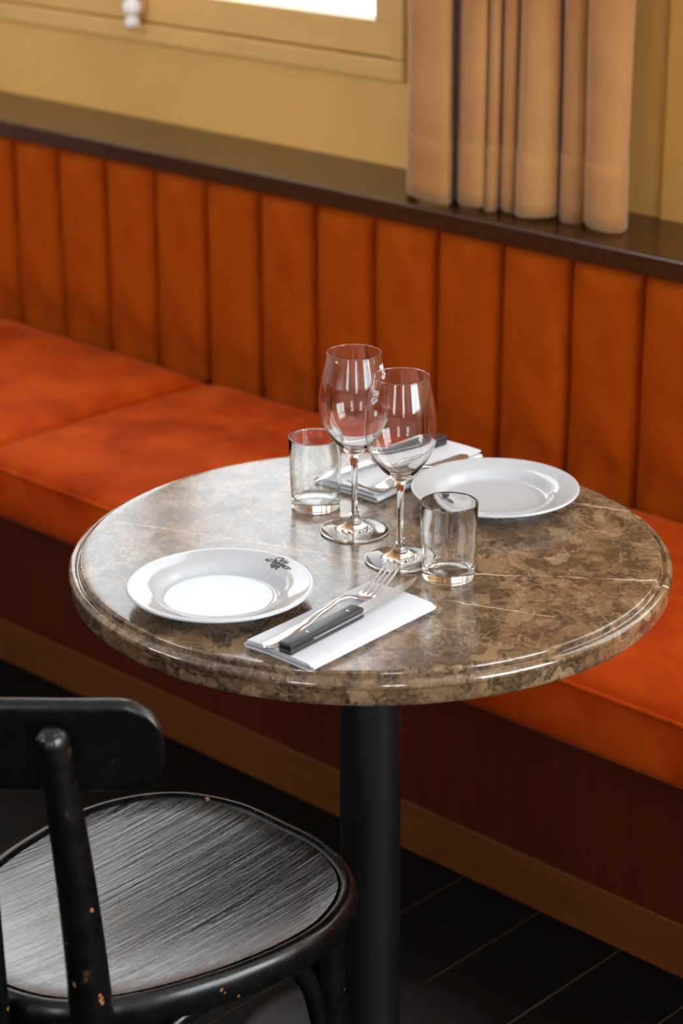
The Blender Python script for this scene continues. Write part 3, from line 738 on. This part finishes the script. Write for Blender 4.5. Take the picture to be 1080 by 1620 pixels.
def knife(x, y, z, rz, label):
    t = thing('steak_knife', label, 'knife', (x, y, z), rz, 'steak knives on the napkins')
    HL = 0.131; hw = 0.0092; zc = 0.0068
    bm = bmesh.new()
    add_box(bm, (-hw, 0, zc + 0.0011), (hw, HL, zc + 0.0066), 0.0022, 3)
    h = shade(link('handle', from_bm(bm), 'black_plastic', t), 50)
    bm = bmesh.new(); add_box(bm, (-hw, 0, zc - 0.0066), (hw, HL, zc - 0.0011), 0.0022, 3); shade(link('handle', from_bm(bm), 'black_plastic', t), 50)
    bm = bmesh.new(); add_box(bm, (-hw + 0.0002, 0.002, zc - 0.0011), (hw - 0.0006, 0.045, zc + 0.0011)); add_box(bm, (-hw + 0.002, 0.045, zc - 0.0011), (hw - 0.0001, HL + 0.002, zc + 0.0011)); link('tang', from_bm(bm), 'brushed_steel', t)
    boxes('tang_filler', [((-hw + 0.0001, 0.0005, zc - 0.0012), (hw - 0.0003, 0.04, zc + 0.0012))], 'black_plastic', t)
    for yy in (0.040, 0.112):
        r = shade(link('rivet', lathe_mesh([(0, 0.0006), (0.0018, 0.0005), (0.0024, 0.0), (0.0024, -0.001), (0, -0.001)], 20), 'steel', h)); r.location = (0, yy, zc + 0.0066)
    # blade: straight spine, belly curving to the point
    st = []
    BL = 0.120
    for s in range(25):
        f = s / 24
        edge = 0.0092 - 0.0020 * f if f < 0.55 else 0.0081 * (1 - ((f - 0.55) / 0.45) ** 1.8) - 0.0055 * ((f - 0.55) / 0.45) ** 1.8
        spine = -0.0082 + 0.0022 * f ** 2
        if f > 0.999: edge = spine + 0.0002
        st.append((HL + BL * f, spine, max(edge, spine + 0.0002)))
    verts, faces = [], []
    for (yy, a, b) in st:
        tb = 0.0010 * (1 - 0.5 * (yy - HL) / BL)
        verts += [(a, yy, zc - tb), (b, yy, zc - 0.00008), (b, yy, zc + 0.00008), (a, yy, zc + tb)]
    for i_ in range(len(st) - 1):
        a = 4 * i_; b = a + 4
        for k_ in range(4): faces.append((a + k_, a + (k_ + 1) % 4, b + (k_ + 1) % 4, b + k_))
    faces += [(3, 2, 1, 0), (len(verts) - 4, len(verts) - 3, len(verts) - 2, len(verts) - 1)]
    link('blade', mesh(verts, faces), 'brushed_steel', t)
    return t
fork(0.137, -0.316, NZ, math.radians(4.6), 'steel fork on the front napkin, left of the black-handled knife')
knife(0.1640, -0.312, NZ, math.radians(5.4), 'steak knife with riveted black handle on the front napkin')
fork(-0.112, 0.312, NZ, math.radians(181.5), 'steel fork on the back napkin, partly hidden by the bench-side plate')
knife(-0.172, 0.332, NZ, math.radians(177.0), 'steak knife with riveted black handle on the back napkin')

# ------------------------------------------------------------------ glasses
def smooth_prof(pts, sub=5): return [(max(0.0, p_.x), p_.y) for p_ in catmull([(a, b, 0) for a, b in pts], sub)]
outer = smooth_prof([(0.0432, 0.0012), (0.0436, 0.0020), (0.0430, 0.0029), (0.036, 0.0042), (0.024, 0.0062), (0.0145, 0.0098), (0.0082, 0.0155), (0.0054, 0.024), (0.0043, 0.036), (0.0040, 0.058), (0.0042, 0.080), (0.0052, 0.093), (0.0080, 0.1025), (0.0145, 0.1105), (0.0245, 0.1205), (0.0345, 0.135), (0.0415, 0.152), (0.0440, 0.169), (0.0432, 0.186), (0.0402, 0.206), (0.0364, 0.224), (0.0342, 0.2345), (0.0341, 0.2362)], 5)
inner = smooth_prof([(0.0327, 0.2362), (0.0329, 0.2345), (0.0355, 0.224), (0.0393, 0.206), (0.0422, 0.186), (0.0430, 0.169), (0.0405, 0.152), (0.0334, 0.1355), (0.0230, 0.1220), (0.0130, 0.1135), (0.0060, 0.1092), (0.0, 0.1080)], 5)
wine_prof = [(0, 0.0022), (0.02, 0.0018), (0.038, 0.0004), (0.0418, 0.0002)] + outer + [(0.0338, 0.2368), (0.0334, 0.2370), (0.0330, 0.2368)] + inner
wine_me = lathe_mesh(wine_prof, 96); wine_me.polygons.foreach_set('use_smooth', [True] * len(wine_me.polygons))
def bowl_r(z):
    for (ra, za), (rb, zb) in zip(outer[:-1], outer[1:]):
        if zb >= za and za <= z <= zb: return ra + (rb - ra) * (z - za) / max(1e-9, zb - za)
    return 0.034
def wine_glass(x, y, label, logo_az):
    t = thing('wine_glass', label, 'wine glass', (x, y, TZ), 0, 'wine glasses on the marble table')
    link('glass_body', wine_me, 'glass', t)
    S = 0.0075
    def mp(u, v, h):
        # crest turned to run down the glass
        z = 0.2165 - u * S * 1.15; r = bowl_r(z) + 0.00006 + h; a = math.radians(logo_az) + v * S * 1.25 / r
        return (r * math.cos(a), r * math.sin(a), z)
    o = link('crest', strokes_mesh(ETCH, 0.6, 0.14, 45, mp, 0.00006), 'etch_white', t); o['label'] = 'small white etched crest on the bowl'
    return t
ETCH = [[(-0.95, -0.3), (-0.7, 0.1), (-0.45, 0.0), (-0.3, -0.2)], swirl(-0.8, 0.28, 0.26, 0, 330), swirl(-0.42, 0.36, 0.24, 180, 520), [(-0.75, -0.35), (-0.45, -0.5), (-0.2, -0.25), (-0.5, -0.1)], swirl(-0.75, -0.38, 0.2, 30, 300),
        [(-0.2, -0.4), (-0.05, 0.0), (0.3, 0.25), (0.7, 0.15), (0.98, -0.3)], [(-0.1, 0.35), (0.15, 0.5), (0.4, 0.42)], swirl(0.36, 0.42, 0.14, 90, 420), [(0.05, -0.1), (0.3, -0.35), (0.62, -0.4), (0.95, -0.35)], [(0.4, -0.1), (0.6, 0.0), (0.75, -0.15)], [(0.25, -0.3), (0.5, -0.6), (0.75, -0.62)]]
wine_glass(0.0551, -0.0046, 'nearer wine glass, with white crest on its bowl, beside the front tumbler', 258)
wine_glass(-0.0525, 0.0272, 'farther wine glass, left of the other, beside the rear tumbler', 20)

tumbler_prof = [(0, 0.0012), (0.020, 0.0010), (0.027, 0.0002), (0.0295, 0.0), (0.0308, 0.0009), (0.0314, 0.0028), (0.0322, 0.02), (0.0340, 0.070), (0.0347, 0.0950), (0.0345, 0.0962), (0.0337, 0.0967), (0.0329, 0.0961), (0.0327, 0.0945), (0.0320, 0.070), (0.0302, 0.022), (0.0294, 0.0135), (0.0280, 0.0112), (0.024, 0.0102), (0.012, 0.0096), (0, 0.0094)]
tum_me = lathe_mesh(smooth_prof(tumbler_prof[:4], 2) + tumbler_prof[4:], 96); tum_me.polygons.foreach_set('use_smooth', [True] * len(tum_me.polygons))
def tumbler(x, y, label):
    o = link('tumbler', tum_me, 'tumbler_glass'); o.location = (x, y, TZ); return tag(o, label, 'tumbler', 'empty water tumblers')
tumbler(0.1325, -0.0035, 'empty straight water tumbler in front of the bench-side plate')
tumbler(-0.1500, 0.0560, 'empty straight water tumbler left of the two wine glasses')

# ------------------------------------------------------------------ chair
def chair():
    cx, cy_ = 0.042, -0.420
    t = thing('bentwood_chair', 'worn black lacquered bentwood bistro chair tucked towards the table', 'chair', (cx, cy_, 0), 0)
    half = [(0, 0.206), (0.066, 0.204), (0.125, 0.182), (0.162, 0.146), (0.185, 0.09), (0.188, 0.03), (0.180, -0.03), (0.170, -0.07), (0.153, -0.12), (0.129, -0.167), (0.100, -0.199), (0.070, -0.217), (0.035, -0.227), (0, -0.230)]
    loop = half + [(-x, y) for x, y in half[-2:0:-1]]
    out = [p_ for p_ in catmull([(x, y, 0) for x, y in loop], 6, True)]
    n = len(out)
    nrm = []
    for i_ in range(n):
        d = (out[(i_ + 1) % n] - out[i_ - 1]).normalized(); nv = Vector((-d.y, d.x, 0))
        if nv.dot(out[i_]) < 0: nv = -nv
        nrm.append(nv)
    # rim
    rp = [(-0.004, 0.4505), (-0.0005, 0.4508), (0.0008, 0.4555), (0.004, 0.4598), (0.009, 0.4620), (0.015, 0.4610), (0.0185, 0.4570), (0.0212, 0.4500), (0.0220, 0.4420), (0.0212, 0.4330), (0.0200, 0.4265), (0.0140, 0.4240), (-0.010, 0.4240), (-0.012, 0.44)]
    verts, faces = [], []
    for (o_, z) in rp:
        for i_ in range(n): q = out[i_] + nrm[i_] * o_; verts.append((q.x, q.y, z))
    for j in range(len(rp)):
        j2 = (j + 1) % len(rp)
        for i_ in range(n): faces.append((j * n + i_, j * n + (i_ + 1) % n, j2 * n + (i_ + 1) % n, j2 * n + i_))
    o = link('seat_rim', mesh(verts, faces), 'lacquer', t); shade(o, 55)
    # dished panel
    rings = 14; verts, faces = [], []
    for j in range(1, rings + 1):
        f = j / rings
        for i_ in range(n):
            q = out[i_] * f - nrm[i_] * (0.0006 * f)
            dish = -0.0120 * (1 - f ** 2.6) * (1.0 - 0.35 * q.y / 0.2)
            verts.append((q.x, q.y, 0.4578 + dish + (0.0012 * (f > 0.96))))
    c0 = len(verts); verts.append((0, 0, 0.4458))
    for i_ in range(n): faces.append((c0, i_, (i_ + 1) % n))
    for j in range(rings - 1):
        for i_ in range(n): faces.append((j * n + i_, (j + 1) * n + i_, (j + 1) * n + (i_ + 1) % n, j * n + (i_ + 1) % n))
    b0 = len(verts)
    for i_ in range(n): verts.append((out[i_].x * 0.985, out[i_].y * 0.985, 0.436))
    for i_ in range(n): faces.append(((rings - 1) * n + i_, b0 + i_, b0 + (i_ + 1) % n, (rings - 1) * n + (i_ + 1) % n))
    faces.append(tuple(range(b0, b0 + n)))
    o = link('seat_panel', mesh(verts, faces), 'lacquer_seat', t); shade(o, 50); o['label'] = 'scuffed black plywood seat with streaked grain'
    # front legs
    for s in (-1, 1):
        p_ = [(s * 0.158, 0.132, 0.432), (s * 0.160, 0.136, 0.33), (s * 0.165, 0.148, 0.15), (s * 0.170, 0.158, 0.0)]
        shade(link('leg', tube_mesh(catmull(p_, 6), [0.0195 - 0.0055 * k_ / 18 for k_ in range(19)], 20, power=2.6), 'lacquer', t), 50)
    # rear legs rise as the back posts
    for s in (-1, 1):
        p_ = [(s * 0.160, -0.262, 0.0), (s * 0.154, -0.238, 0.20), (s * 0.1495, -0.210, 0.42), (s * 0.1475, -0.207, 0.50), (s * 0.140, -0.213, 0.65), (s * 0.133, -0.224, 0.780), (s * 0.133, -0.225, 0.790), (s * 0.133, -0.2255, 0.797)]
        pp = catmull(p_, 6); m = len(pp); rr = []
        for q in pp:
            z = q.z
            r = 0.0160 + (0.0212 - 0.0160) * (z / 0.42) if z < 0.42 else 0.0212 - 0.0058 * (z - 0.42) / 0.36
            if z > 0.786: r *= max(0.45, 1 - ((z - 0.786) / 0.0115) ** 2 * 0.55)
            rr.append(r)
        shade(link('back_post', tube_mesh(pp, rr, 16, flat_axis=(0, 1, 0), power=3.2), 'lacquer', t), 55)
    for sx_ in (-1, 1):
        pp = catmull([(sx_ * 0.060, -0.262, 0.395), (sx_ * 0.060, -0.262, 0.46), (sx_ * 0.060, -0.264, 0.62), (sx_ * 0.060, -0.2685, 0.775)], 6)
        shade(link('back_spindle', tube_mesh(pp, [0.0172 - 0.003 * k_ / (len(pp) - 1) for k_ in range(len(pp))], 16, flat=0.55, flat_axis=(0, 1, 0), power=3), 'lacquer', t), 55)
    # curved top rail, in front of the posts
    hp = [(0.0, -0.270), (0.030, -0.2655), (0.062, -0.247), (0.094, -0.2195), (0.130, -0.187), (0.162, -0.156), (0.190, -0.128)]
    full = [(-x, y) for x, y in hp[:0:-1]] + hp
    path = catmull([(x, y, 0) for x, y in full], 7)
    m = len(path); ss = [0.0]
    for a, b in zip(path[:-1], path[1:]): ss.append(ss[-1] + (b - a).length)
    S = ss[-1]; RC = 0.045; zb, zt = 0.712, 0.816
    nh = 15; verts, faces = [], []
    # add extra stations near the ends for the rounded corners
    def at(s):
        for i_ in range(m - 1):
            if ss[i_] <= s <= ss[i_ + 1] + 1e-9:
                f = (s - ss[i_]) / (ss[i_ + 1] - ss[i_]); p_ = path[i_].lerp(path[i_ + 1], f); d = (path[min(i_ + 2, m - 1)] - path[max(i_ - 1, 0)]).normalized(); return p_, Vector((-d.y, d.x, 0))
        return path[-1], Vector((0, 1, 0))
    st = [S * (0.5 - 0.5 * math.cos(math.pi * q / 70)) for q in range(71)]
    cols = []
    for s in st:
        e = min(s, S - s); cut = RC - math.sqrt(max(0, RC * RC - (RC - min(e, RC)) ** 2))
        lo, hi = zb + cut, zt - cut
        p_, nr = at(s); ring = []
        edge_end = min(1, e / 0.006)
        for side in (-1, 1):
            for k_ in range(nh):
                f = k_ / (nh - 1); f = 0.5 - 0.5 * math.cos(math.pi * f)
                z = lo + (hi - lo) * f
                dd = min(z - lo, hi - z) / 0.006
                th = 0.0085 * math.sqrt(max(0.0, 1 - (1 - min(1, dd)) ** 2)) * math.sqrt(max(0.02, 1 - (1 - edge_end) ** 2))
                q = p_ + nr * (side * th) + Vector((0, -0.06 * (z - 0.77), 0))
                ring.append(len(verts)); verts.append((q.x, q.y, z))
        cols.append(ring[:nh] + ring[nh:][::-1])
    L_ = len(cols[0])
    for A, B in zip(cols[:-1], cols[1:]):
        for k_ in range(L_): faces.append((A[k_], A[(k_ + 1) % L_], B[(k_ + 1) % L_], B[k_]))
    faces.append(tuple(reversed(cols[0]))); faces.append(tuple(cols[-1]))
    bm = bmesh.new(); vv = [bm.verts.new(v) for v in verts]
    for f in faces:
        try: bm.faces.new([vv[q] for q in f])
        except ValueError: pass
    bmesh.ops.remove_doubles(bm, verts=bm.verts, dist=0.00005)
    o = link('top_rail', from_bm(bm), 'lacquer', t); shade(o, 60)
    # bent side braces under the seat
    for s in (-1, 1):
        p_ = [(s * 0.166, 0.128, 0.19), (s * 0.161, 0.118, 0.30), (s * 0.157, 0.100, 0.365), (s * 0.153, 0.066, 0.398), (s * 0.150, 0.01, 0.404), (s * 0.146, -0.07, 0.398), (s * 0.142, -0.13, 0.370), (s * 0.139, -0.172, 0.31), (s * 0.139, -0.205, 0.22)]
        pp = catmull(p_, 7)
        shade(link('side_brace', tube_mesh(pp, [0.0115] * len(pp), 14, flat=0.8, flat_axis=(1, 0, 0), power=2.6), 'lacquer', t), 55)
    p_ = [(-0.150, 0.136, 0.22), (-0.146, 0.128, 0.33), (-0.118, 0.122, 0.392), (-0.05, 0.122, 0.406), (0.05, 0.122, 0.406), (0.118, 0.122, 0.392), (0.146, 0.128, 0.33), (0.150, 0.136, 0.22)]
    pp = catmull(p_, 7)
    shade(link('front_brace', tube_mesh(pp, [0.0105] * len(pp), 14, flat=0.8, flat_axis=(0, 1, 0), power=2.6), 'lacquer', t), 55)
    return t
chair()
